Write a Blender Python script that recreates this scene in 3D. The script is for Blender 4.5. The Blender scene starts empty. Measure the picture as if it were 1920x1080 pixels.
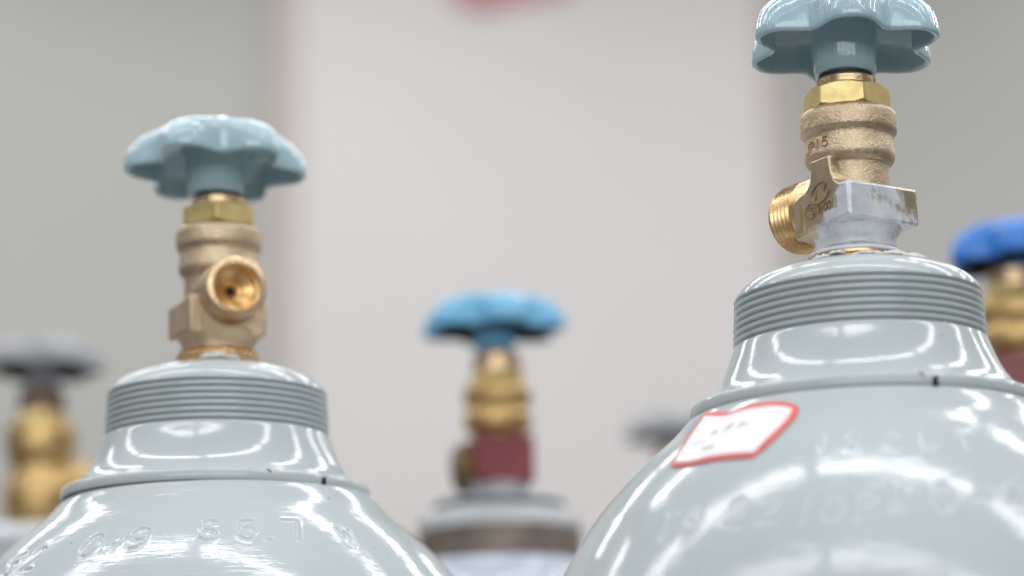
import bpy, bmesh, math, random
import numpy as np
from mathutils import Vector, Matrix

S = bpy.context.scene
COL = S.collection
R = math.radians
MM = 0.001

# ------------------------------------------------------------------ camera
CAMZ = 1.22
F_PX, PITCH, ROLL = 4425.0, R(13.2), R(1.1)
cam_data = bpy.data.cameras.new("camera")
cam = bpy.data.objects.new("camera", cam_data)
COL.objects.link(cam)
fw = Vector((0, math.cos(PITCH), math.sin(PITCH)))
u0 = Vector((0, -math.sin(PITCH), math.cos(PITCH)))
x0 = Vector((1, 0, 0))
rt = x0 * math.cos(ROLL) - u0 * math.sin(ROLL)
up = u0 * math.cos(ROLL) + x0 * math.sin(ROLL)
M = Matrix((rt, up, -fw)).transposed().to_4x4()
M.translation = Vector((0, 0, CAMZ))
cam.matrix_world = M
cam_data.sensor_width = 36.0
cam_data.lens = F_PX / 1920 * 36.0
cam_data.clip_start = 0.02
cam_data.clip_end = 100
cam_data.dof.use_dof = True
cam_data.dof.focus_distance = 0.758
cam_data.dof.aperture_fstop = 4.55
S.camera = cam

# ------------------------------------------------------------------ light
W = bpy.data.worlds.new("World")
S.world = W
W.use_nodes = True
bg = W.node_tree.nodes["Background"]
bg.inputs[0].default_value = (0.94, 0.97, 1.0, 1)
bg.inputs[1].default_value = 0.23

LAMP_W, LAMP_L, LAMP_RAD = 0.115, 1.16, 17.0
def tube_row(y0, xs, k=1.0):
    ang = math.atan(-0.28)
    for i, xc in enumerate(xs):
        ld = bpy.data.lights.new("ceiling_tube_lamp", 'AREA')
        ld.shape = 'RECTANGLE'
        ld.size = LAMP_L
        ld.size_y = LAMP_W
        ld.energy = LAMP_RAD * k * math.pi * LAMP_L * LAMP_W
        ld.color = (0.955, 0.975, 1.0)
        o = bpy.data.objects.new("ceiling_tube_lamp", ld)
        COL.objects.link(o)
        o.location = (xc * math.cos(ang), y0 + xc * math.sin(ang), CAMZ + 1.8)
        o.rotation_euler = (0, 0, ang)
tube_row(3.05, [-1.55, -0.27, 1.01, 2.29, 3.57])
tube_row(4.28, [1.75, 2.97])  # extra tubes added out of view to brighten the right of the wall
tube_row(1.83, [-2.2, -0.92, 0.36, 1.64, 2.92])
tube_row(0.60, [-2.22, -0.94, 0.34, 1.62])
tube_row(-0.66, [-2.50, -1.22, 0.06, 1.34, 2.62])
tube_row(-1.95, [-1.9, -0.62, 0.66, 1.94], .25)
tube_row(-3.20, [-2.4, -1.12, 0.16, 1.44, 2.7], .25)
tube_row(-4.45, [-1.9, -0.62, 0.66, 1.94], .25)

# fill lamps added behind the camera to brighten wheel sides and threads
def rear_fill(x, w):
    ld = bpy.data.lights.new("rear_fill", 'AREA')
    ld.shape = 'RECTANGLE'
    ld.size, ld.size_y = w, 2.1
    ld.energy = 3.0 * math.pi * w * 2.1
    ld.color = (0.93, 0.97, 1.0)
    o = bpy.data.objects.new("rear_fill", ld)
    COL.objects.link(o)
    o.location = (x, -5.4, 2.65)
    o.rotation_euler = (R(90), 0, 0)      # shines along +y
for xw in (-2.9, -1.1, 0.7, 2.5):
    rear_fill(xw, 1.66)

S.view_settings.view_transform = 'Standard'
S.view_settings.look = 'None'
S.view_settings.exposure = 0.0
S.view_settings.gamma = 1.0
S.cycles.max_bounces = 8

# ------------------------------------------------------------------ helpers
def link(o, parent=None):
    COL.objects.link(o)
    if parent is not None:
        o.parent = parent
    return o

def tag(o, label=None, cat=None, group=None, kind=None):
    for k, v in (('label', label), ('category', cat), ('group', group), ('kind', kind)):
        if v:
            o[k] = v
    return o

def mesh(name, verts, faces, mat, parent=None, smooth=True, auto=None):
    me = bpy.data.meshes.new(name)
    me.from_pydata([tuple(v) for v in verts], [], faces)
    if mat:
        me.materials.append(mat)
    if smooth:
        me.shade_smooth()
        if auto:
            me.set_sharp_from_angle(angle=R(auto))
    me.update()
    return link(bpy.data.objects.new(name, me), parent)

def grid_faces(nr, nc, wrap=True, flip=False):
    f = []
    cmax = nc if wrap else nc - 1
    for i in range(nr - 1):
        for j in range(cmax):
            a, b = i * nc + j, i * nc + (j + 1) % nc
            c, d = (i + 1) * nc + (j + 1) % nc, (i + 1) * nc + j
            f.append((a, d, c, b) if flip else (a, b, c, d))
    return f

def lathe(name, prof, mat, parent, n=128, auto=35, frame=None, cap=True, wob=0.0, seed=0):
    """prof: list of (r, z) in mm from low z to high z, outside surface."""
    v = []
    rnd = random.Random(seed)
    for (r, z) in prof:
        k = 1 + (rnd.random() - .5) * wob
        for j in range(n):
            a = 2 * math.pi * j / n
            v.append(Vector((r * k * math.sin(a), -r * k * math.cos(a), z)) * MM)
    f = grid_faces(len(prof), n)
    if cap:
        if prof[0][0] > 0.01:
            f.append(tuple(reversed(range(n))))
        if prof[-1][0] > 0.01:
            f.append(tuple((len(prof) - 1) * n + j for j in range(n)))
    if frame is not None:
        v = [frame @ p for p in v]
    return mesh(name, v, f, mat, parent, auto=auto)

def dense(prof, step=1.2):
    out = [prof[0]]
    for a, b in zip(prof, prof[1:]):
        d = math.dist(a, b)
        n = max(1, int(d / step))
        for i in range(1, n + 1):
            t = i / n
            out.append((a[0] + (b[0] - a[0]) * t, a[1] + (b[1] - a[1]) * t))
    return out

def catmull(pts, n=6):
    P = [pts[0]] + list(pts) + [pts[-1]]
    out = []
    for i in range(1, len(P) - 2):
        p0, p1, p2, p3 = [np.array(q, float) for q in P[i - 1:i + 3]]
        for k in range(n):
            t = k / n
            out.append(tuple(0.5 * ((2 * p1) + (-p0 + p2) * t + (2 * p0 - 5 * p1 + 4 * p2 - p3) * t * t
                                    + (-p0 + 3 * p1 - 3 * p2 + p3) * t ** 3)))
    out.append(tuple(pts[-1]))
    return out

def prism(name, poly, ex, ey, ez, thick, origin, mat, parent, bevel=0.6, seg=3):
    """poly in (x,y) mm on the plane origin+ex*x+ey*y, extruded by -thick along ez."""
    n = len(poly)
    v = [(origin + ex * p[0] + ey * p[1]) * MM for p in poly]
    v += [(origin + ex * p[0] + ey * p[1] - ez * thick) * MM for p in poly]
    f = [tuple(range(n)), tuple(reversed(range(n, 2 * n)))]
    f += [(i, n + i, n + (i + 1) % n, (i + 1) % n) for i in range(n)]
    o = mesh(name, v, f, mat, parent, auto=40)
    bm = bmesh.new(); bm.from_mesh(o.data)
    bmesh.ops.recalc_face_normals(bm, faces=bm.faces)
    bm.to_mesh(o.data); bm.free()
    if bevel:
        m = o.modifiers.new("bevel", 'BEVEL')
        m.width = bevel * MM; m.segments = seg; m.limit_method = 'ANGLE'; m.angle_limit = R(25)
    return o

# ------------------------------------------------------------------ materials
def nodes_of(name):
    m = bpy.data.materials.new(name)
    m.use_nodes = True
    nt = m.node_tree
    return m, nt, nt.nodes["Principled BSDF"]

def N(nt, typ, **kw):
    n = nt.nodes.new(typ)
    for k, v in kw.items():
        if k.startswith('_'):
            setattr(n, k[1:], v)
        else:
            key = k.replace('__', ' ')
            n.inputs[key].default_value = v
    return n

def objco(nt, scale=(1, 1, 1)):
    tc = nt.nodes.new('ShaderNodeTexCoord')
    mp = nt.nodes.new('ShaderNodeMapping')
    mp.inputs['Scale'].default_value = scale
    nt.links.new(tc.outputs['Object'], mp.inputs['Vector'])
    return mp.outputs['Vector']

def ramp(nt, fac, stops):
    r = nt.nodes.new('ShaderNodeValToRGB')
    el = r.color_ramp.elements
    while len(el) < len(stops):
        el.new(0.5)
    for e, (p, c) in zip(el, stops):
        e.position = p
        e.color = (*c, 1) if len(c) == 3 else c
    nt.links.new(fac, r.inputs[0])
    return r.outputs[0]

def bump(nt, height, strength, dist, prev=None):
    b = N(nt, 'ShaderNodeBump', Strength=strength, Distance=dist)
    nt.links.new(height, b.inputs['Height'])
    if prev is not None:
        nt.links.new(prev, b.inputs['Normal'])
    return b.outputs[0]

def noise(nt, vec, scale, detail=3, rough=0.5):
    n = N(nt, 'ShaderNodeTexNoise', Scale=scale, Detail=detail, Roughness=rough)
    nt.links.new(vec, n.inputs['Vector'])
    return n.outputs['Fac']

def paint(name, c, rough=0.12, bumps=1.0, speck=True, var=0.035, streak=True, chip=None, flutes=0.0, coat=0.0):
    """glossy sprayed enamel with orange peel, fine runs and dust specks"""
    m, nt, p = nodes_of(name)
    co = objco(nt)
    n1 = noise(nt, co, 22, 4)
    c0 = tuple(max(0, x * (1 - var * 1.6)) for x in c)
    c1 = tuple(min(1, x * (1 + var)) for x in c)
    base = ramp(nt, n1, [(0.3, c0), (0.7, c1)])
    if speck:
        n2 = noise(nt, co, 520, 1)
        sp = ramp(nt, n2, [(0.775, (0, 0, 0)), (0.80, (1, 1, 1))])
        mix = nt.nodes.new('ShaderNodeMix'); mix.data_type = 'RGBA'
        nt.links.new(sp, mix.inputs['Factor'])
        nt.links.new(base, mix.inputs['A'])
        mix.inputs['B'].default_value = (c[0] * .45, c[1] * .45, c[2] * .42, 1)
        base = mix.outputs['Result']
    if chip:
        n3 = noise(nt, co, 130, 4, .65)
        sp = ramp(nt, n3, [(0.735, (0, 0, 0)), (0.742, (1, 1, 1))])
        mix = nt.nodes.new('ShaderNodeMix'); mix.data_type = 'RGBA'
        nt.links.new(sp, mix.inputs['Factor'])
        nt.links.new(base, mix.inputs['A'])
        mix.inputs['B'].default_value = (*chip, 1)
        base = mix.outputs['Result']
    nt.links.new(base, p.inputs['Base Color'])
    p.inputs['Roughness'].default_value = rough
    p.inputs['IOR'].default_value = 1.5
    p.inputs['Coat Weight'].default_value = coat
    p.inputs['Coat Roughness'].default_value = 0.06
    nrm = None
    if bumps:
        nrm = bump(nt, noise(nt, co, 160, 2), 0.22 * bumps, 0.0005)
        if streak:
            nrm = bump(nt, noise(nt, objco(nt, (45, 45, 380)), 1.0, 3, .6), 0.30 * bumps, 0.0004, nrm)
            nrm = bump(nt, noise(nt, objco(nt, (130, 130, 1100)), 1.0, 2, .6), 0.15 * bumps, 0.0002, nrm)
        if flutes:   # fine upright casting ridges under the enamel
            nrm = bump(nt, noise(nt, objco(nt, (380, 380, 14)), 1.0, 3, .6), 0.5 * flutes, 0.0009, nrm)
        nt.links.new(nrm, p.inputs['Normal'])
    return m

def brass(name, c, rough, cast=0.0, turned=0.0, metallic=0.9, tint=None, seam=False):
    m, nt, p = nodes_of(name)
    co = objco(nt)
    n1 = noise(nt, co, 90, 5, .6)
    c0 = tint or tuple(x * .72 for x in c)
    nt.links.new(ramp(nt, n1, [(0.32, c0), (0.62, c)]), p.inputs['Base Color'])
    p.inputs['Metallic'].default_value = metallic
    rr = ramp(nt, noise(nt, co, 300, 3), [(0.3, (rough * .8,) * 3), (0.7, (min(1, rough * 1.25),) * 3)])
    nt.links.new(rr, p.inputs['Roughness'])
    nrm = None
    if cast:
        nrm = bump(nt, noise(nt, co, 1300, 3, .6), 0.6 * cast, 0.0003)
        nrm = bump(nt, noise(nt, co, 260, 3, .5), 0.3 * cast, 0.0006, nrm)
    if turned:
        nrm = bump(nt, noise(nt, objco(nt, (20, 20, 3500)), 1.0, 2), 0.35 * turned, 0.0003, nrm)
    if nrm is not None:
        nt.links.new(nrm, p.inputs['Normal'])
    return m

MAT = {}
MAT['grey_paint'] = paint('grey_paint', (0.535, 0.58, 0.587))
MAT['collar_paint'] = paint('collar_paint', (0.52, 0.565, 0.568), bumps=0.7, streak=False, chip=(0.16, 0.11, 0.08))
MAT['pale_paint'] = paint('pale_paint', (0.60, 0.64, 0.72), bumps=0.6)
MAT['white_paint'] = paint('white_paint', (0.66, 0.67, 0.70), bumps=0.6)
MAT['cap_grey'] = paint('cap_grey', (0.47, 0.475, 0.48), bumps=0.6)
MAT['old_stem'] = brass('old_stem', (0.22, 0.14, 0.10), 0.5, metallic=0.5)
MAT['bare_thread'] = brass('bare_thread', (0.42, 0.35, 0.29), 0.45, metallic=0.5)
MAT['dark_steel'] = brass('dark_steel', (0.16, 0.18, 0.19), 0.5, metallic=0.4)
MAT['cast_brass'] = brass('cast_brass', (0.73, 0.56, 0.385), 0.37, cast=1.7, tint=(0.55, 0.41, 0.27))
MAT['cast_mark'] = brass('cast_mark', (0.46, 0.36, 0.24), 0.5, cast=0.4)
MAT['nut_brass'] = brass('nut_brass', (0.86, 0.67, 0.30), 0.38, tint=(0.74, 0.56, 0.24))
MAT['turned_brass'] = brass('turned_brass', (0.82, 0.60, 0.36), 0.2, turned=1.0, tint=(0.68, 0.46, 0.26))
MAT['thread_brass'] = brass('thread_brass', (0.78, 0.53, 0.27), 0.28, tint=(0.68, 0.44, 0.21))
MAT['bore_brass'] = brass('bore_brass', (0.82, 0.52, 0.22), 0.36, tint=(0.74, 0.44, 0.16))
MAT['deep_brass'] = brass('deep_brass', (0.68, 0.46, 0.20), 0.38, tint=(0.42, 0.27, 0.11))
MAT['teal_paint'] = paint('teal_paint', (0.43, 0.595, 0.655), rough=0.16, bumps=0.6, streak=False, flutes=1.3, coat=1.0)
MAT['sky_blue_paint'] = paint('sky_blue_paint', (0.17, 0.47, 0.71), rough=0.22, bumps=0.5, streak=False, speck=False)
MAT['blue_paint'] = paint('blue_paint', (0.04, 0.21, 0.66), rough=0.25, bumps=0.5, streak=False, speck=False)
MAT['silver_paint'] = paint('silver_paint', (0.36, 0.36, 0.375), rough=0.3, bumps=0.5, streak=False, speck=False)
MAT['dim_grey_paint'] = paint('dim_grey_paint', (0.17, 0.18, 0.20), rough=0.35, bumps=0.5, streak=False, speck=False)
MAT['red_paint'] = paint('red_paint', (0.29, 0.045, 0.055), var=.25, rough=0.35, bumps=0.5, streak=False, speck=False)
MAT['gap_black'] = paint('gap_black', (0.018, 0.018, 0.018), rough=0.6, bumps=0.3, streak=False, speck=False)
MAT['hole'] = paint('hole', (0.012, 0.010, 0.009), rough=0.8, bumps=0.3, streak=False, speck=False)
MAT['tape'] = paint('tape', (0.72, 0.70, 0.69), rough=0.45, bumps=2.0, streak=False, speck=False)

def overspray():
    """cast brass with a rough-edged coat of white primer on the lower corner (local u axis = x)"""
    m, nt, p = nodes_of('oversprayed_brass')
    co = objco(nt)
    n1 = noise(nt, co, 90, 5, .6)
    brs = ramp(nt, n1, [(0.32, (0.52, 0.41, 0.28)), (0.62, (0.66, 0.53, 0.37))])
    sep = nt.nodes.new('ShaderNodeSeparateXYZ'); nt.links.new(co, sep.inputs[0])
    def mth(op, a, b):
        q = nt.nodes.new('ShaderNodeMath'); q.operation = op
        for i, x in enumerate((a, b)):
            if isinstance(x, (int, float)): q.inputs[i].default_value = x
            else: nt.links.new(x, q.inputs[i])
        return q.outputs[0]
    # u in mm: along the lettered face;  z in mm
    u = mth('MULTIPLY', mth('ADD', mth('MULTIPLY', sep.outputs[0], UD[0]), mth('MULTIPLY', sep.outputs[1], UD[1])), 1000)
    z = mth('MULTIPLY', sep.outputs[2], 1000)
    nn = mth('MULTIPLY', mth('SUBTRACT', noise(nt, co, 170, 8, .72), 0.5), 26)
    v = mth('MULTIPLY', mth('ADD', mth('MULTIPLY', sep.outputs[0], VD[0]), mth('MULTIPLY', sep.outputs[1], VD[1])), 1000)
    fac = mth('ADD', mth('MINIMUM', mth('ADD', mth('SUBTRACT', u, 5.0), mth('MULTIPLY', mth('SUBTRACT', 42, z), 0.85)), 4.0), nn)
    fac = mth('ADD', fac, mth('MULTIPLY', mth('MINIMUM', mth('ADD', v, 4.0), 0), mth('MULTIPLY', mth('SUBTRACT', z, 34), 0.10)))
    fr = ramp(nt, mth('ADD', mth('MULTIPLY', fac, 0.12), 0.5), [(0.3, (0, 0, 0)), (0.8, (1, 1, 1))])
    fr2 = fr
    mix = nt.nodes.new('ShaderNodeMix'); mix.data_type = 'RGBA'
    nt.links.new(fr2, mix.inputs['Factor']); nt.links.new(brs, mix.inputs['A'])
    nt.links.new(ramp(nt, noise(nt, co, 120, 6, .65), [(0.3, (0.58, 0.60, 0.64)), (0.62, (0.80, 0.81, 0.84))]), mix.inputs['B'])
    nt.links.new(mix.outputs['Result'], p.inputs['Base Color'])
    nt.links.new(mth('SUBTRACT', 0.9, mth('MULTIPLY', fr2, 0.65)), p.inputs['Metallic'])
    p.inputs['Roughness'].default_value = 0.28
    nrm = bump(nt, noise(nt, co, 1100, 3, .6), 0.4, 0.0003)
    nrm = bump(nt, noise(nt, co, 220, 2, .5), 0.25, 0.0006, nrm)
    nt.links.new(nrm, p.inputs['Normal'])
    return m

# ------------------------------------------------------------------ stroke glyphs (x 0..0.6, y 0..1)
def arc(cx, cy, rx, ry, a0, a1, n=12):
    return [(cx + rx * math.cos(R(a0 + (a1 - a0) * i / n)), cy + ry * math.sin(R(a0 + (a1 - a0) * i / n))) for i in range(n + 1)]
G = {
 '0': [arc(.3, .5, .29, .5, 0, 360, 24)],
 '1': [[(.3, 0), (.3, 1)]],
 '2': [arc(.3, .72, .27, .28, 165, -30, 12) + [(.03, 0), (.6, 0)]],
 '4': [[(.44, 0), (.44, 1), (.0, .3), (.6, .3)]],
 '5': [[(.53, 1), (.1, 1), (.06, .56)] + arc(.28, .32, .29, .32, 130, -150, 12)],
 '6': [[(.48, .97)] + arc(.36, .6, .33, .4, 100, 180, 6) + arc(.3, .3, .27, .3, 170, 530, 18)],
 '7': [[(.02, 1), (.58, 1), (.34, 0)]],
 '8': [arc(.3, .76, .22, .24, 0, 360, 16), arc(.3, .27, .28, .27, 0, 360, 18)],
 '9': [arc(.29, .69, .27, .31, 10, 370, 18) + [(.56, .5)] + arc(.24, .4, .31, .4, 0, -100, 8)],
 'S': [arc(.3, .75, .27, .25, 30, 270, 14) + arc(.3, .25, .29, .25, 90, -150, 14)],
 '.': [[(.26, .03), (.32, .03)]],
 'W': [[(0, 1), (.17, 0), (.33, .8), (.5, 0), (.66, 1)]],
 'T': [[(0, 1), (.6, 1)], [(.3, 1), (.3, 0)]],
 'Y': [[(0, 1), (.3, .5), (.6, 1)], [(.3, .5), (.3, 0)]],
 'P': [[(.06, 0), (.06, 1)] + arc(.32, .75, .25, .25, 90, -90, 8) + [(.06, .5)]],
 'J': [[(.5, 1), (.5, .25)] + arc(.27, .25, .23, .25, 0, -160, 8)],
 'A': [[(0, 0), (.3, 1), (.6, 0)], [(.1, .33), (.5, .33)]],
 'L': [[(.08, 1), (.08, 0), (.55, 0)]],
 '-': [[(0, .45), (.6, .45)]],
}

# ------------------------------------------------------------------ cylinder body
DR, DB, DZ = 109.5, 118.0, -128.65          # dome semi-axes and centre below the thread (mm)
def dome_lip(s):
    return 2.9 * np.exp(-((s - 56.4) / 6.5) ** 2)
def body(parent, H, mat, text=(), detail=True, name='cylinder_body', shift=0.0):
    """H: height of the thread plane above the floor in mm (local origin = thread plane)."""
    if detail:
        az = np.concatenate([np.arange(-58, 42, 0.2), np.arange(42, 302, 4)])
    else:
        az = np.arange(0, 360, 3.75)
    if detail:
        s = np.concatenate([np.arange(52, 73, 1.2), np.arange(73, 119, 0.42), np.arange(119, 172, 3)])
    else:
        s = np.arange(52, 172, 3)
    A, Sg = np.meshgrid(az, s)
    disp = np.zeros_like(A)
    for (ch, a0, s0, h, slant, depth) in text:
        # glyph centred at azimuth a0, arc s0 (mm from the pole), height h mm
        rr = DR * math.sin(s0 / DR)
        X = np.radians(A - a0) * rr
        Y = (s0 - Sg)
        X = X - Y * slant
        sel = (np.abs(X) < h * .6) & (np.abs(Y) < h * .8)
        xs, ys = X[sel], Y[sel]
        dm = np.full(xs.shape, 1e9)
        for st in G[ch]:
            P = [((q[0] - .3) * h * .98, (q[1] - .5) * h) for q in st]
            for (ax, ay), (bx, by) in zip(P, P[1:]):
                dx, dy = bx - ax, by - ay
                L = dx * dx + dy * dy + 1e-9
                t = np.clip(((xs - ax) * dx + (ys - ay) * dy) / L, 0, 1)
                dm = np.minimum(dm, np.hypot(xs - ax - t * dx, ys - ay - t * dy))
        w = 0.66
        g = -depth * np.exp(-(dm / w) ** 4) + depth * 0.16 * np.exp(-((dm - 1.25) / .4) ** 2)
        cur = disp[sel]
        disp[sel] = np.where(np.abs(g) > np.abs(cur), g, cur)
    th = Sg / DR
    Rr = DR + disp
    a = np.radians(A)
    Vx = Rr * np.sin(th) * np.sin(a) + shift
    Vy = -Rr * np.sin(th) * np.cos(a)
    Vz = DZ + Rr * DB / DR * np.cos(th) + dome_lip(Sg)
    V = np.stack([Vx, Vy, Vz], -1).reshape(-1, 3)
    nc = len(az)
    rows = len(s)
    base = [(DR, DZ - 2), (DR, DZ - 200), (DR, -H + 30), (DR - 3, -H + 8), (DR - 10, -H)]
    ex = []
    for r_, z_ in base:
        for q in az:
            ex.append((r_ * math.sin(R(q)) + shift, -r_ * math.cos(R(q)), z_))
    V = np.concatenate([V, np.array(ex)]) * MM
    nr = rows + len(base)
    # rows run downwards, so flip
    f = grid_faces(nr, nc, flip=True)
    f.append(tuple((nr - 1) * nc + j for j in reversed(range(nc))))
    return mesh(name, V.tolist(), f, mat, parent)

NECK_LOW = [(50.5, -23.3), (53.4, -23.3), (54.3, -22.9), (54.5, -22.4), (54.4, -20.2), (54.1, -19.5), (53.2, -19.0)]
FLARE = [(53.2, -19.0), (50.6, -17.8), (48.0, -15.8), (45.6, -12.9), (43.5, -9.2), (41.8, -5.2), (40.5, -1.6), (40.1, -0.7)]
CAP = [(39.1, 15.0), (38.8, 15.9), (37.8, 17.4), (36.0, 19.2), (33.2, 20.9), (29.8, 22.4), (25.5, 23.6), (21.0, 24.4), (17.0, 24.8), (15.2, 24.8), (14.2, 24.0), (14.2, 18.0)]
def thread_profile(n=7, pitch=2.3, rc=40.0, depth=1.6, z0=0.0, taper=0.055):
    out = []
    for k in range(n):
        z = z0 + k * pitch
        q = rc - taper * z
        out += [(q, z - 0.42), (q - .2, z - 0.36), (q - depth * .8, z - 0.12), (q - depth, z + 0.06), (q - depth, z + 0.26),
                (q - depth * .75, z + 0.46), (q - .3, z + 0.78), (q - .06, z + 0.92), (q, z + 1.05)]
    return out

def neck_ring(parent, mat, n=192):
    prof = NECK_LOW + catmull(FLARE, 5)[1:] + thread_profile(7) + catmull([(39.2, 14.7)] + CAP[:-1], 4) + [CAP[-1]]
    return lathe('neck_ring', prof, mat, parent, n=n, auto=60, cap=False)

# ------------------------------------------------------------------ handwheel
def wheel_r(th, R0, Rn, amp):
    c = (1 + np.cos(6 * th)) / 2
    s = 1 - (1 - c) ** 1.35
    return R0 - (R0 - Rn) * (1 - s) * amp

def handwheel(parent, mat, z, phase, R0=30.6, Rn=23.6, n=240, k=1.0, hub=9.8, hubz=-8.6, tilt=0.0, hs=1.2, roll=0.0, off=(0, 0), under=None):
    th = np.linspace(0, 2 * np.pi, n, endpoint=False)
    prof = [  # (z, radius inset from rim, lobe amplitude, pure radius or None)
        (1.0, 2.3, 1.0, None), (0.25, 2.0, 1.0, None), (0.0, 1.45, 1.0, None), (0.0, .7, 1.0, None), (0.3, .18, 1.0, None), (0.9, 0, 1.0, None),
        (2.5, 0.2, .98, None), (4.6, .7, .93, None), (6.8, 1.5, .84, None), (8.6, 2.9, .70, None), (10.2, 4.7, .54, None),
        (11.4, 6.8, .38, None), (12.3, 9.0, .22, None), (12.9, 10.8, .12, None), (13.2, 0, 0, 16.0), (13.0, 0, 0, 12.5),
        (12.0, 0, 0, 11.2), (11.0, 0, 0, 10.2), (11.0, 0, 0, 4.0), (11.0, 0, 0, 0.2)]
    V = []
    CT, ST, SR = math.cos(R(tilt)), math.sin(R(tilt)), math.sin(R(roll))
    def ring(zz, ins, amp, pr):
        rr = np.full(n, pr, float) if pr is not None else wheel_r(th, R0, Rn, amp) - ins
        rr = rr * k
        for t, r_ in zip(th, rr):
            a = t + R(phase)
            zt = zz * k * (hs if zz > 0 else 1)
            V.append(((r_ * math.sin(a) + off[0]) * MM, (-r_ * math.cos(a) * CT - zt * ST + off[1]) * MM, (z + zt * CT + r_ * math.cos(a) * ST - r_ * math.sin(a) * SR) * MM))
    inner = [(hubz, 0, 0, hub - 2.6), (hubz, 0, 0, hub - .5), (hubz + .5, 0, 0, hub), (-4.5, 0, 0, hub + .5), (1.0, 0, 0, hub + 1.0), (6.0, 0, 0, hub + 1.6), (7.6, 0, 0, hub + 2.6), (8.3, 0, 0, hub + 4.5),
             (8.6, 10.5, .3, None), (8.0, 7.0, .55, None), (6.9, 4.6, .75, None), (5.0, 3.1, .9, None), (2.8, 2.6, .97, None)]
    for q in inner + prof:
        ring(*q)
    f = grid_faces(len(inner + prof), n)
    f.append(tuple(reversed(range(n))))
    w = mesh('handwheel', V, f, mat, parent, auto=70)
    if under:      # underside inside the rim goes near-black: shade put into the colour
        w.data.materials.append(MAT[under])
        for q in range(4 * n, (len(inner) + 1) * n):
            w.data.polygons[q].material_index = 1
    ph = [(3.2, z + 12 * k), (3.2, z + 17.4 * k), (2.6, z + 18 * k), (0.1, z + 18.2 * k)]
    lathe('spindle_tip', ph, MAT['turned_brass'], w, n=24)
    # hex retaining nut in the recess on top
    hexpr('spindle_nut', 6.2, z + 13.4 * k, z + 16.2 * k, 10, MAT['dark_steel'], w, 0.4)
    return w

def hexpr(name, rc, z0, z1, phase, mat, parent, bev=.5, chamfer=True):
    """hex nut: hexagonal prism with its corners turned off to a cone top and bottom"""
    n = 240
    V, rows = [], []
    ap = rc * math.cos(R(30))
    def hexr(t):
        u = (t - R(phase) + R(30)) % R(60) - R(30)
        u2 = (t - R(phase)) % R(60)
        return ap / math.cos(u2 - R(30))
    H = z1 - z0
    levels = [(z0 + q * .13 * H, 1.0 - q) for q in (0, .2, .4, .6, .8, .97)] + [(z0 + .5 * H, 0)] + [(z1 - (1 - q) * .17 * H, q) for q in (.03, .2, .4, .6, .8, 1.0)]
    for zz, q in levels:
        lim = rc - q * (rc - ap * .985)
        for j in range(n):
            t = 2 * math.pi * j / n
            r_ = min(hexr(t), lim if q > 0 else 1e9)
            V.append((r_ * math.sin(t) * MM, -r_ * math.cos(t) * MM, zz * MM))
    f = grid_faces(len(levels), n)
    f.append(tuple(reversed(range(n))))
    f.append(tuple((len(levels) - 1) * n + j for j in range(n)))
    return mesh(name, V, f, mat, parent, auto=22)

# ------------------------------------------------------------------ valve
BETA = 40.0
def azv(a):
    return Vector((math.sin(R(a)), -math.cos(R(a)), 0))

def marks(name, items, place, mat, parent, w=.42, h=.45):
    """raised cast lettering: each stroke segment is a little bar; place(x, y, h) -> mm position"""
    V, F = [], []
    for (ch, cx, cy, hh, sl) in items:
        strokes = ch if isinstance(ch, list) else G[ch]
        for st in strokes:
            P = [((q[0] - .3) * hh * .98 + (q[1] - .5) * hh * sl + cx, (q[1] - .5) * hh + cy) for q in st]
            for (ax, ay), (bx, by) in zip(P, P[1:]):
                dx, dy = bx - ax, by - ay
                L = math.hypot(dx, dy) + 1e-9
                dx, dy = dx / L, dy / L
                ax, ay, bx, by = ax - dx * w * .3, ay - dy * w * .3, bx + dx * w * .3, by + dy * w * .3
                nx, ny = -dy * w / 2, dx * w / 2
                b = len(V)
                for (px, py, e) in ((ax, ay, 1), (bx, by, 1)):
                    V.append(place(px + nx, py + ny, -.3)); V.append(place(px - nx, py - ny, -.3))
                    V.append(place(px - nx * .55, py - ny * .55, h)); V.append(place(px + nx * .55, py + ny * .55, h))
                F += [(b, b + 3, b + 7, b + 4), (b + 3, b + 2, b + 6, b + 7), (b + 2, b + 1, b + 5, b + 6),
                      (b, b + 1, b + 2, b + 3), (b + 4, b + 7, b + 6, b + 5)]
    return mesh(name, [v * MM for v in V], F, mat, parent, smooth=False)

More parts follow.
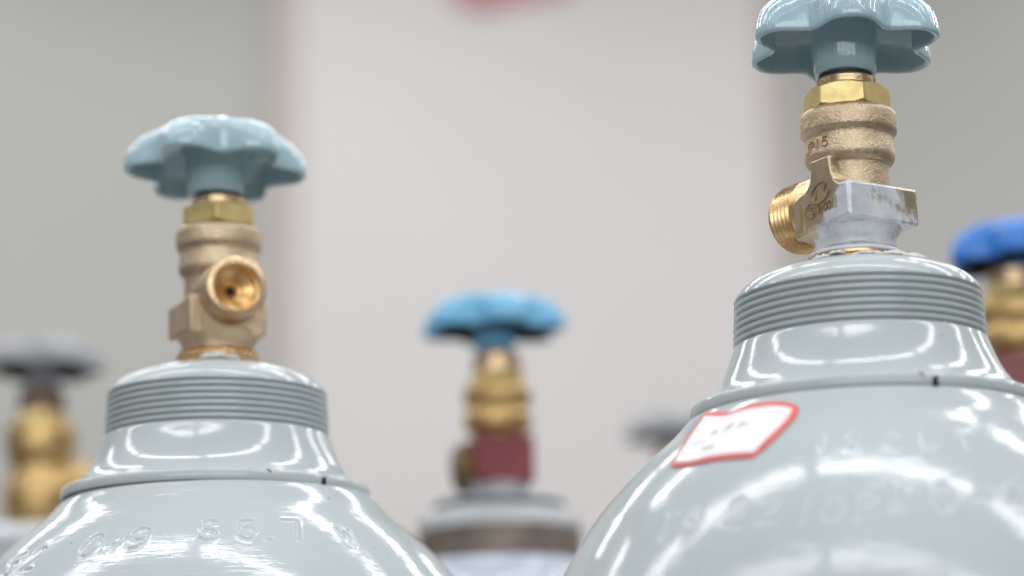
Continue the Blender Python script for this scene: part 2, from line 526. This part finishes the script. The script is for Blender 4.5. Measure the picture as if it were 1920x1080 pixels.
def outlet(parent, direction, z, t0, t1, r, rb, mat, bore_mat, threaded, root=None, elev=0.0, rim=False):
    """side outlet: barrel along a horizontal axis"""
    d = azv(direction)
    zax = (d * math.cos(R(elev)) + Vector((0, 0, 1)) * math.sin(R(elev))).normalized()
    xax = Vector((0, 0, 1)).cross(zax).normalized()
    yax = zax.cross(xax)
    Fm = Matrix((xax, yax, zax)).transposed().to_4x4()
    Fm.translation = Vector((0, 0, z)) * MM
    prof = [(r, t0)]
    if root:
        prof = [(root, t0), (root, t0 + (t1 - t0) * .35), (r + .35, t0 + (t1 - t0) * .62)]
    if threaded:
        zt = t1 - 12.0
        prof = [(r - .2, t0), (r - .2, zt - .6), (r - 1.2, zt - .1)]
        for k in range(5):
            a = zt + k * 2.0
            prof += [(r - 1.5, a), (r - .9, a + .45), (r - .15, a + .95), (r, a + 1.1), (r, a + 1.25), (r - .15, a + 1.35), (r - 1.5, a + 1.92)]
        prof += [(r - .3, t1 - 1.6), (r - 1.8, t1 - .3)]
    prof += [(r - .1, t1 - .7), (r - .5, t1 - .1), (r - .9, t1)] if not threaded else [(r - 2.2, t1)]
    prof += [(rb + .35, t1), (rb, t1 - .4)]
    o = lathe('valve_outlet', prof, mat, parent, n=96, frame=Fm, cap=False, auto=40)
    bore = [(0.1, t1 - 8.7), (2.0, t1 - 8.7), (2.3, t1 - 8.3), (2.6, t1 - 7.9), (3.9, t1 - 7.5), (4.1, t1 - 6.4), (6.0, t1 - 5.4), (rb - .9, t1 - 4.6),
            (rb - .7, t1 - 2.4), (rb, t1 - 2.1), (rb, t1 - .4)]
    lathe('outlet_bore', bore, bore_mat, o, n=72, frame=Fm, cap=False, auto=40)
    lathe('outlet_hole', [(0.05, t1 - 8.45), (1.75, t1 - 8.45)], MAT['hole'], o, n=24, frame=Fm, cap=False)
    if rim:
        lathe('outlet_rim', [(rb - .1, t1 - 1.2), (rb - .1, t1 - .2), (rb + .3, t1 + .2), (r - .7, t1 + .25), (r + .05, t1 - .3), (r + .12, t1 - 1.6), (r - .3, t1 - 1.9)], MAT['turned_brass'], o, n=96, frame=Fm, cap=False, auto=40)
    return o

def valve(parent, rot, kind='spindle', cast='cast_brass', block=None, nut_phase=23, nut_r=14.1,
          out=None, marks_on=False, fillet=None, bonnet=None, detail=True, block_scale=1.0, stem=3.0, lip=None):
    """rot: azimuth of the flank that looks right (face u)."""
    n = 96 if detail else 48
    cm = MAT[cast]
    bmm = MAT[block] if block else cm
    col = [(14.0, 44.0), (12.5, 46.0), (12.4, 50.0), (12.4, 57.4), (13.1, 58.6), (14.0, 59.6), (14.45, 60.8), (14.5, 62.0), (14.3, 64.8), (14.2, 67.0), (14.6, 68.2), (15.3, 69.1),
           (15.6, 70.2), (15.65, 74.2), (15.4, 75.4), (14.7, 76.3), (13.6, 76.8), (9.0, 76.8)]
    if bonnet == 'double':
        col = [(11.5, 40), (11.5, 60), (13.0, 62), (16.0, 64.5), (16.7, 68), (16.2, 72), (14.4, 74.5), (15.8, 77), (16.6, 80), (16.2, 84), (14.0, 87), (9, 87.2)]
    if bonnet == 'stout':
        col = [(16.5, 26), (18.5, 32), (18.8, 42), (16.5, 50), (15.6, 56), (17.0, 61), (18.8, 65), (19.0, 74), (18.0, 79), (14.0, 80), (9, 80)]
    vb = lathe('valve_body', dense(catmull(col, 3), .8), cm, parent, n=n, auto=50)
    e_u, e_v = azv(rot), azv(rot - 90)            # e_v: outward normal of the lettered flank
    A = 13.9 * block_scale
    zz = Vector((0, 0, 1))
    if bonnet != 'stout':
        fil = [(12.6, 30.4), (12.7, 31.4), (12.9, 32.6), (13.3, 33.8), (14.1, 35.2), (15.0, 36.4), (15.6, 37.6)]
        lathe('valve_neck', dense(catmull(fil, 4), .6), MAT[fillet] if fillet else bmm, vb, n=n, auto=50)
        zb = 60.0 if bonnet == 'double' else 49.3
        # square wrench block, lower edge dropping to the left on the lettered flank
        poly = [(-12.6, 35.2), (15.3 * block_scale, 37.3), (15.3 * block_scale, zb), (-12.6, zb)]
        prism('wrench_block', poly, e_u, zz, e_v, A + 14.4, e_v * A, bmm, vb, bevel=1.0)
        if detail:
            pl = [(-12.2, 36.4), (14.9, 38.3), (14.9, 48.5), (10.4, 49.3), (8.6, 50.7), (7.2, 53.6), (6.6, 59.2), (-2.6, 59.2), (-2.8, 55.0), (-3.8, 52.0), (-6.2, 49.9), (-9.4, 49.2), (-12.2, 47.8)]
            prism('cast_plate', pl, e_u, zz, e_v, 10, e_v * (A + .35), bmm, vb, bevel=.5)
    lathe('base_thread', [(14.1, 18), (14.1, 25.0), (14.5, 25.3), (14.1, 25.7), (14.5, 26.3), (14.1, 26.8), (14.6, 27.5), (14.6, 28.4), (13.0, 28.5)],
          MAT['thread_brass'], vb, n=n, auto=30)
    lathe('neck_lip', [(13.6, 28.0), (14.7, 28.3), (15.0, 28.7), (14.9, 29.4), (14.3, 29.7), (13.3, 29.8), (13.2, 30.2), (13.8, 30.5), (13.9, 30.9), (13.3, 31.2), (12.6, 31.3)], MAT[lip] if lip else bmm if not fillet else MAT[fillet], vb, n=n, auto=30)
    if out:
        outlet(vb, **out)
    top = {'stout': 80, 'double': 87.2, None: 76.8}[bonnet]
    nh = 7.6 if bonnet is None else 6.0
    sh = stem
    rs = {'stout': 12.6, 'double': 12.0, None: 9.9}[bonnet]
    hexpr('hex_nut', nut_r, top, top + nh, nut_phase, MAT['nut_brass'], vb)
    lathe('stem_collar', [(rs, top + nh - .3), (rs, top + nh + sh), (rs - .4, top + nh + sh + .5), (8.2, top + nh + sh + .6), (8.2, top + nh + sh + 2.5), (5, top + nh + sh + 2.6), (5, top + nh + sh + 15)], MAT['old_stem'] if bonnet == 'stout' else MAT['turned_brass'], vb, n=n, auto=30)
    lathe('stem_gap_ring', [(8.1, top + nh + sh + .4), (8.8, top + nh + sh + .7), (8.8, top + nh + sh + 1.9), (8.1, top + nh + sh + 2.2)], MAT['gap_black'], vb, n=48)  # near-black ring in the gap between stem collar and handwheel hub
    if marks_on:
        def pl_(x, y, h):
            return e_u * x + zz * y + e_v * (A + .35 + h)
        circ = [arc(.3, .5, .5, .5, 0, 360, 28)]
        oval = [[(.3 + .72 * math.cos(t) - .1 * math.sin(t), .5 + .5 * math.sin(t) + .18 * math.cos(t)) for t in np.linspace(0, 2 * math.pi, 32)]]
        bar = [[(.3, 0), (.3, 1)]]
        items = [(oval, 1.7, 47.9, 6.3, 0), ('A', 0.1, 47.7, 3.6, .05), ('Y', 3.4, 48.2, 3.6, .05),
                 (circ, -3.4, 42.9, 4.9, 0), ('T', -4.4, 42.9, 2.3, 0), ('S', -2.6, 42.9, 2.3, 0),
                 ('2', 0.8, 42.8, 2.5, .1), ('1', 2.5, 42.9, 2.5, .1), ('0', 4.2, 42.9, 2.5, .1), ('0', 6.1, 43.0, 2.5, .1), ('1', 7.8, 43.1, 2.6, .1),
                 (bar, 9.3, 43.2, 3.2, 0), (bar, -7.2, 42.0, 9.5, 0), (bar, -8.4, 42.0, 9.5, 0)]
        marks('cast_lettering', items, pl_, MAT['cast_mark'], vb, w=.5, h=.4)
        def cy_(x, y, h):
            return azv(math.degrees(x / 14.3)) * (14.25 + h) + zz * y
        k = 14.3 * math.pi / 180
        marks('cast_lettering', [('J', -66 * k, 63.6, 3.4, .1), ('P', -55 * k, 63.8, 3.4, .1), ('1', -44 * k, 64.0, 3.2, .1), ('5', -32 * k, 64.3, 3.4, .1)],
              cy_, MAT['cast_mark'], vb, w=.6, h=.4)
    return vb

def seal_tape(parent, spans, seed, r0=14.6, z0=26.2):
    """crumpled white thread tape squeezed out round the valve root: short folded ribbons"""
    rnd = random.Random(seed)
    V, F = [], []
    for (a0, a1, w, lift) in spans:
        n = max(5, int(abs(a1 - a0) / 2.2))
        b = len(V)
        cols = 6
        for i in range(n + 1):
            t = i / n
            a = a0 + (a1 - a0) * t
            env = math.sin(math.pi * min(1, max(0, t))) ** .45
            rr = r0 + rnd.uniform(-.2, .5)
            for k in range(cols):
                q = k / (cols - 1)
                ro = rr + q * w * env * rnd.uniform(.75, 1.15)
                zo = z0 - .25 - .035 * max(0, ro - 17) ** 1.35 + lift * env * math.sin(q * math.pi) * rnd.uniform(.55, 1.2) + rnd.uniform(0, .25)
                p = azv(a + rnd.uniform(-1.0, 1.0)) * ro + Vector((0, 0, zo))
                V.append(p * MM)
        for i in range(n):
            for k in range(cols - 1):
                a = b + i * cols + k
                F.append((a, a + 1, a + cols + 1, a + cols))
    o = mesh('seal_tape', V, F, MAT['tape'], parent, smooth=True)
    m = o.modifiers.new('solid', 'SOLIDIFY'); m.thickness = .35 * MM
    m = o.modifiers.new('sub', 'SUBSURF'); m.levels = 1; m.render_levels = 1
    return o

# ------------------------------------------------------------------ cylinders
def cylinder_root(name, x, y, z, label):
    """x, y, z (mm) of the thread plane relative to the camera; local -y looks at the camera"""
    e = bpy.data.objects.new(name, None)
    e.empty_display_size = .1
    link(e)
    H = CAMZ / MM + z
    e.location = (x * MM, y * MM, 0)
    e.rotation_euler = (0, 0, -math.atan2(x, y))
    tag(e, label, 'gas cylinder', 'gas cylinders standing close together')
    o = bpy.data.objects.new('offset', None)
    return e, H

def lift(e, H):
    """parts are modelled round the thread plane: raise their meshes so the thing's origin sits on the floor"""
    T = Matrix.Translation((0, 0, H * MM))
    done = set()
    def rec(o):
        for c in [q for q in bpy.data.objects if q.parent == o]:
            if c.type == 'MESH' and c.data.name not in done:
                done.add(c.data.name)
            c.matrix_parent_inverse = Matrix.Identity(4)
            if o == e:
                c.location = (0, 0, H * MM)
    rec(e)

def notch(parent, az, w=2.0):
    d = azv(az); t = azv(az + 90)
    V = []
    for r_ in (52.0, 54.75):
        for s_ in (-w / 2, w / 2):
            for z_ in (-23.5, -20.6):
                zz2 = z_ if z_ < -22 else z_ + (0.5 if s_ > 0 else -.3)
                V.append((d * r_ + t * s_ * (1 if z_ < -22 else .7) + Vector((0, 0, zz2))) * MM)
    F = [(0, 1, 3, 2), (4, 6, 7, 5), (0, 2, 6, 4), (1, 5, 7, 3), (0, 4, 5, 1), (2, 3, 7, 6)]
    return mesh('flange_gap', V, F, MAT['hole'], parent, smooth=False)

def dome_pt(az, s, h=0.0):
    th = s / DR
    r_ = DR + h
    return Vector((r_ * math.sin(th) * math.sin(R(az)), -r_ * math.sin(th) * math.cos(R(az)), DZ + r_ * DB / DR * math.cos(th) + float(dome_lip(s))))

def sticker(parent):
    """white paper label with a wavy red printed border, one corner lifting"""
    nu, nv = 41, 31
    TL, TR, BR, BL = (-54.8, 59.5), (-17.0, 62.6), (-22.5, 87.2), (-48.8, 85.4)
    def uv(u, v, lift_=0.0):
        # rounded corners by pulling the square in
        a = (1 - u) * (1 - v) * TL[0] + u * (1 - v) * TR[0] + u * v * BR[0] + (1 - u) * v * BL[0]
        s = (1 - u) * (1 - v) * TL[1] + u * (1 - v) * TR[1] + u * v * BR[1] + (1 - u) * v * BL[1]
        s += 1.3 * math.sin(u * math.pi * 2.0 + .3) * (1 - v) + .6 * math.sin(u * 7) * v
        a += .9 * math.sin(v * math.pi * 1.3 + .4) * (u - .2)
        h = .25 + .35 * math.sin(u * 9 + v * 4) ** 2 * .5 + 1.5 * max(0, 1 - u * 3.2) * max(0, 1 - v * 1.8) + lift_
        return dome_pt(a, s, h) * MM
    def sq(u, v):
        x, y = 2 * u - 1, 2 * v - 1          # squircle mapping gives soft corners
        x2 = x * math.sqrt(1 - .14 * y * y * abs(y) ** 3 * abs(x)); y2 = y * math.sqrt(1 - .14 * x * x * abs(x) ** 3 * abs(y))
        return (x2 + 1) / 2, (y2 + 1) / 2
    def sheet(name, u0, u1, v0, v1, mat, lift_, hole=None, par=None):
        V = [uv(*sq(u0 + (u1 - u0) * i / (nu - 1), v0 + (v1 - v0) * j / (nv - 1)), lift_) for j in range(nv) for i in range(nu)]
        o = mesh(name, V, grid_faces(nv, nu, wrap=False), mat, par)
        m = o.modifiers.new('solid', 'SOLIDIFY'); m.thickness = .12 * MM
        return o
    base = sheet('sticker', 0, 1, 0, 1, MAT['label_red'], 0, par=parent)
    sheet('sticker_panel', .055, .945, .075, .925, MAT['label_white'], .2, par=base)
    return base, uv

def plain(name, c, rough=.5, var=.06, scale=6, b=0.0, bs=60):
    m, nt, p = nodes_of(name)
    co = objco(nt)
    n1 = noise(nt, co, scale, 5, .55)
    nt.links.new(ramp(nt, n1, [(0.3, tuple(x * (1 - var) for x in c)), (0.7, tuple(min(1, x * (1 + var)) for x in c))]), p.inputs['Base Color'])
    p.inputs['Roughness'].default_value = rough
    if b:
        nt.links.new(bump(nt, noise(nt, co, bs, 4), b, 0.002), p.inputs['Normal'])
    return m
MAT['label_red'] = plain('label_red', (0.80, 0.12, 0.10), .4, .12, 150)
MAT['label_white'] = plain('label_white', (0.86, 0.84, 0.85), .45, .02, 60)
MAT['under_shade'] = plain('under_shade', (0.045, 0.05, 0.055), .7, .2, 60)  # near-black colour standing in for shade under the background handwheels
MAT['rust'] = plain('rust', (0.20, 0.13, 0.085), .8, .5, 90)
MAT['ink'] = plain('ink', (0.42, 0.36, 0.38), .5, .1, 60)
UD = tuple(azv(BETA))[:2]
VD = tuple(azv(BETA - 90))[:2]
MAT['oversprayed_brass'] = overspray()

# ---- near right cylinder (the sharp one)
cyl_r, H = cylinder_root('gas_cylinder', 109.8, 732.4, 150.9,
    'large grey cylinder at right carrying a white sticker with a red border')
TXT_R = [(c, a, d, 9.0, .10, .33) for c, a, d in
         [('T', -38.5, 108.5), ('9', -32.5, 108), ('2', -23.8, 107), ('2', -17.8, 106.5), ('1', -11.2, 107.5), ('0', -6.0, 107), ('P', -0.4, 107), ('W', 5.2, 105), ('0', 13.0, 105.5), ('-', 20.1, 105), ('2', 27.0, 103)]]
TXT_R += [(c, a, 82.6, 6.5, .15, .30) for c, a in [('1', -9.2), ('6', -2.5), ('0', 5.7), ('L', 13.5), ('T', 22.0)]]
body(cyl_r, H, MAT['grey_paint'], TXT_R)
nr_ = neck_ring(cyl_r, MAT['collar_paint'])
notch(nr_, 23.0)
def rust_line(ring):
    lathe('rust_line', [(52.6, -23.75), (53.9, -23.6), (54.1, -23.25), (53.6, -23.1)], MAT['rust'], ring, n=160, cap=False)
rust_line(nr_)
sticker_o, suv = sticker(cyl_r)
def ink_place(x, y, h):
    return suv(x, y, .42 + h * .15) / MM
ink_items = []
rnd = random.Random(4)
V0 = []
def scribble():
    st = []
    r2 = random.Random(12)
    for (u, v, w, h) in [(.36, .40, .07, .13), (.47, .37, .07, .15), (.60, .36, .09, .15)]:
        for q in range(4):          # short crossing pen strokes, like small hand-written characters
            a, b = (u + r2.uniform(-w, w) * .6, v + r2.uniform(-h, h) * .6), (u + r2.uniform(-w, w) * .6, v + r2.uniform(-h, h) * .6)
            m = ((a[0] + b[0]) / 2 + r2.uniform(-.01, .01), (a[1] + b[1]) / 2 + r2.uniform(-.03, .03))
            st.append([a, m, b])
    for q in range(4):
        u = .36 + q * .028
        st.append([(u, .70), (u + .01, .76), (u + .02, .71)])
    st.append([(.16, .60), (.26, .57), (.33, .58)])
    return st
def ink(parent):
    V, F = [], []
    for st in scribble():
        for (ax, ay), (bx, by) in zip(st, st[1:]):
            L = math.hypot(bx - ax, by - ay) + 1e-9
            nx, ny = -(by - ay) / L * .007, (bx - ax) / L * .009
            b = len(V)
            for q in ((ax + nx, ay + ny), (ax - nx, ay - ny), (bx - nx, by - ny), (bx + nx, by + ny)):
                V.append(suv(q[0], q[1], .42))
            F.append((b, b + 1, b + 2, b + 3))
    return mesh('handwriting', V, F, MAT['ink'], parent, smooth=False)
ink(sticker_o)
valve(cyl_r, BETA, nut_phase=23, block='oversprayed_brass', marks_on=True,
      out=dict(direction=BETA + 180, z=47.6, t0=8, t1=31.0, r=11.6, rb=8.2, mat=MAT['thread_brass'], bore_mat=MAT['bore_brass'], threaded=True))
handwheel(cyl_r, MAT['teal_paint'], 97.7, 6, R0=32.6, Rn=24.4, tilt=2.2, roll=1.3, hubz=-8.4)
seal_tape(cyl_r, [(-62, -20, 3.0, 1.5), (-28, -8, 7.5, 1.6), (-5, 40, 2.4, 1.3), (28, 75, 5.0, 2.0), (60, 96, 9.0, 2.2), (100, 250, 2.0, 1.2)], 3)
lift(cyl_r, H)

# ---- near left cylinder
cyl_l, H = cylinder_root('gas_cylinder', -106.3, 832.3, 142.3,
    'grey cylinder stamped S5.7 on its shoulder, its brass outlet facing the viewer')
TXT_L = [('6', -56.0, 92.5, 9.6, .10, .58), ('2', -48.6, 91.0, 9.6, .10, .58), ('0', -32.0, 87.8, 9.8, .12, .58), ('4', -25.9, 86.4, 7.6, .12, .5), ('9', -19.9, 85.6, 9.6, .10, .58),
         ('S', -3.1, 82.8, 9.6, .06, .58), ('5', 6.5, 82.5, 9.4, .0, .55), ('.', 11.6, 83.0, 9.0, 0, .58), ('7', 18.3, 81.9, 9.9, .0, .58), ('W', 33.0, 83.6, 7.4, 0, .5)]
body(cyl_l, H, MAT['grey_paint'], TXT_L, shift=1.5)
nl_ = neck_ring(cyl_l, MAT['collar_paint'])
notch(nl_, 41.5, 2.2)
rust_line(nl_)
valve(cyl_l, -163, nut_phase=-4, nut_r=14.4,
      out=dict(direction=17, z=50.6, t0=4, t1=22.5, r=10.9, rb=8.4, mat=MAT['cast_brass'], bore_mat=MAT['bore_brass'], threaded=False, root=11.7, rim=True), lip='thread_brass')
handwheel(cyl_l, MAT['teal_paint'], 97.6, 35, R0=33.4, Rn=24.8, tilt=4.0, hs=1.08, off=(-1.5, 0), hubz=-8.6)
seal_tape(cyl_l, [(-26, 2, 2.2, 2.2), (-12, 14, 3.2, 3.0), (6, 34, 2.0, 1.6), (120, 230, 2.0, 1.2)], 8)
lift(cyl_l, H)

# ---- middle one, out of focus between the two
def far_body(e, H, mat):
    body(e, H, mat, detail=False)
cyl_c, H = cylinder_root('gas_cylinder', -8.2, 1135.2, 130.9,
    'blurred pale cylinder in the middle with sky blue handwheel and red valve block')
far_body(cyl_c, H, MAT['pale_paint'])
lathe('neck_ring', NECK_LOW + catmull(FLARE, 4)[1:], MAT['pale_paint'], cyl_c, n=96, auto=60, cap=False)
lathe('collar_thread', thread_profile(6, 2.35) + [(40, 14.0)], MAT['bare_thread'], cyl_c, n=96, auto=60, cap=False)
lathe('collar_cap', [(40.0, 14.0), (39.6, 18), (37.5, 22.0), (33.5, 24.0), (30, 24.6)], MAT['cap_grey'], cyl_c, n=96, auto=50, cap=False)
lathe('collar_plate', [(31.5, 24.0), (32.0, 25.0), (32.0, 27.6), (30.5, 28.4), (14, 28.4)], MAT['dark_steel'], cyl_c, n=96, auto=40, cap=False)
valve(cyl_c, 14, cast='deep_brass', block='red_paint', bonnet='double', nut_phase=10, nut_r=13.6, stem=7.0, detail=False, block_scale=1.0, fillet='white_paint',
      out=dict(direction=256, z=46.0, t0=8, t1=21.5, r=12.4, rb=7.5, mat=MAT['cast_mark'], bore_mat=MAT['bore_brass'], threaded=True))
handwheel(cyl_c, MAT['sky_blue_paint'], 112.6, 12, R0=36.5, Rn=26, n=120, tilt=-1, off=(-1.2, 0), under='under_shade')
lift(cyl_c, H)

# ---- far left one
cyl_f, H = cylinder_root('gas_cylinder', -257.2, 1264.5, 145.5,
    'blurred cylinder at the left edge with a silver handwheel and a stout plain brass valve')
far_body(cyl_f, H, MAT['white_paint'])
neck_ring(cyl_f, MAT['white_paint'], n=96)
valve(cyl_f, 80, cast='deep_brass', bonnet='stout', nut_phase=10, nut_r=14.5, stem=11.0, detail=False,
      out=dict(direction=78, z=48, t0=8, t1=31, r=10.5, rb=7.5, mat=MAT['deep_brass'], bore_mat=MAT['bore_brass'], threaded=False))
handwheel(cyl_f, MAT['silver_paint'], 109.0, 20, R0=34.0, Rn=27, n=120, under='under_shade')
lift(cyl_f, H)

# ---- right edge one
cyl_e, H = cylinder_root('gas_cylinder', 230.8, 1059.7, 151.2,
    'blurred cylinder at the right edge with a deep blue handwheel')
far_body(cyl_e, H, MAT['white_paint'])
neck_ring(cyl_e, MAT['white_paint'], n=96)
valve(cyl_e, 12, cast='deep_brass', block='red_paint', bonnet='double', nut_phase=10, nut_r=13.6, stem=7.0, detail=False, fillet='red_paint',
      out=dict(direction=190, z=43.5, t0=8, t1=27, r=11.0, rb=7.5, mat=MAT['deep_brass'], bore_mat=MAT['bore_brass'], threaded=True))
handwheel(cyl_e, MAT['blue_paint'], 103.0, 0, R0=34.0, Rn=25, n=120, hs=1.35, off=(3.5, 0), under='under_shade')
lift(cyl_e, H)

# ---- farthest one, only its wheel shows behind the right cylinder
cyl_h, H = cylinder_root('gas_cylinder', 103.9, 1522.8, 144.0,
    'farthest cylinder, only its dark grey handwheel showing past the shoulder of the stickered cylinder')
far_body(cyl_h, H, MAT['white_paint'])
neck_ring(cyl_h, MAT['white_paint'], n=96)
valve(cyl_h, 30, cast='deep_brass', bonnet='double', nut_phase=10, nut_r=13.6, stem=7.0, detail=False)
handwheel(cyl_h, MAT['silver_paint'], 110.0, 10, R0=33.0, Rn=26, n=120, under='under_shade')
lift(cyl_h, H)

# ------------------------------------------------------------------ room behind
MAT['wall'] = plain('wall', (0.515, 0.50, 0.462), .8, .03, 2.5, .2)
MAT['column'] = plain('column', (0.75, 0.703, 0.68), .7, .02, 2.5, .15)
MAT['trim'] = plain('trim', (0.60, 0.52, 0.485), .7, .03, 2.5, .15)
MAT['floor'] = plain('floor', (0.13, 0.13, 0.125), .45, .15, 3.0, .2)
MAT['banner'] = plain('banner', (0.60, 0.16, 0.17), .6, .15, 8)

def box(name, a, b, mat, parent=None, bev=.004):
    V = [(x, y, z) for x in (a[0], b[0]) for y in (a[1], b[1]) for z in (a[2], b[2])]
    F = [(0, 1, 3, 2), (4, 6, 7, 5), (0, 4, 5, 1), (2, 3, 7, 6), (0, 2, 6, 4), (1, 5, 7, 3)]
    o = mesh(name, V, F, mat, parent, smooth=False)
    if bev:
        m = o.modifiers.new('bevel', 'BEVEL'); m.width = bev; m.segments = 2
    return o

WY = 4.00
tag(box('floor', (-4.5, -3.5, -.1), (4.5, WY + .3, 0), MAT['floor'], bev=0), kind='structure')
tag(box('wall', (-4.5, WY, 0), (4.5, WY + .2, 3.9), MAT['wall'], bev=0), kind='structure')
XL, XR = -0.364, 0.443
c_ = bpy.data.objects.new('column', None); link(c_)
c_.location = ((XL + XR) / 2, WY - .06, 0)
tag(c_, 'broad off-white column standing out from the grey wall behind the cylinders', 'column')
hw = (XR - XL) / 2
box('column_face', (-hw, -.02, 0), (hw, .06, 3.9), MAT['column'], c_, .006)
box('edge_trim', (-hw - .045, .0, 0), (-hw, .06, 3.9), MAT['trim'], c_, .004)
box('edge_trim', (hw, .0, 0), (hw + .045, .06, 3.9), MAT['trim'], c_, .004)

# red banner hung on the column, only its ragged lower edge reaches into view
PB = [(-0.0965, 2.9245), (0.1205, 2.9245), (0.1130, 2.6715), (0.0142, 2.6579), (-0.0330, 2.6421), (-0.0749, 2.6477), (-0.0952, 2.6669)]
yb = WY - .084
V = [(x, yb, z) for x, z in PB] + [(x, yb - .006, z) for x, z in PB]
n = len(PB)
F = [tuple(range(n)), tuple(reversed(range(n, 2 * n)))] + [(i, n + i, n + (i + 1) % n, (i + 1) % n) for i in range(n)]
bn = mesh('banner', V, F, MAT['banner'], None, smooth=False)
tag(bn, 'blurred red hanging on the off-white column, its lower edge at the top of the picture', 'banner')
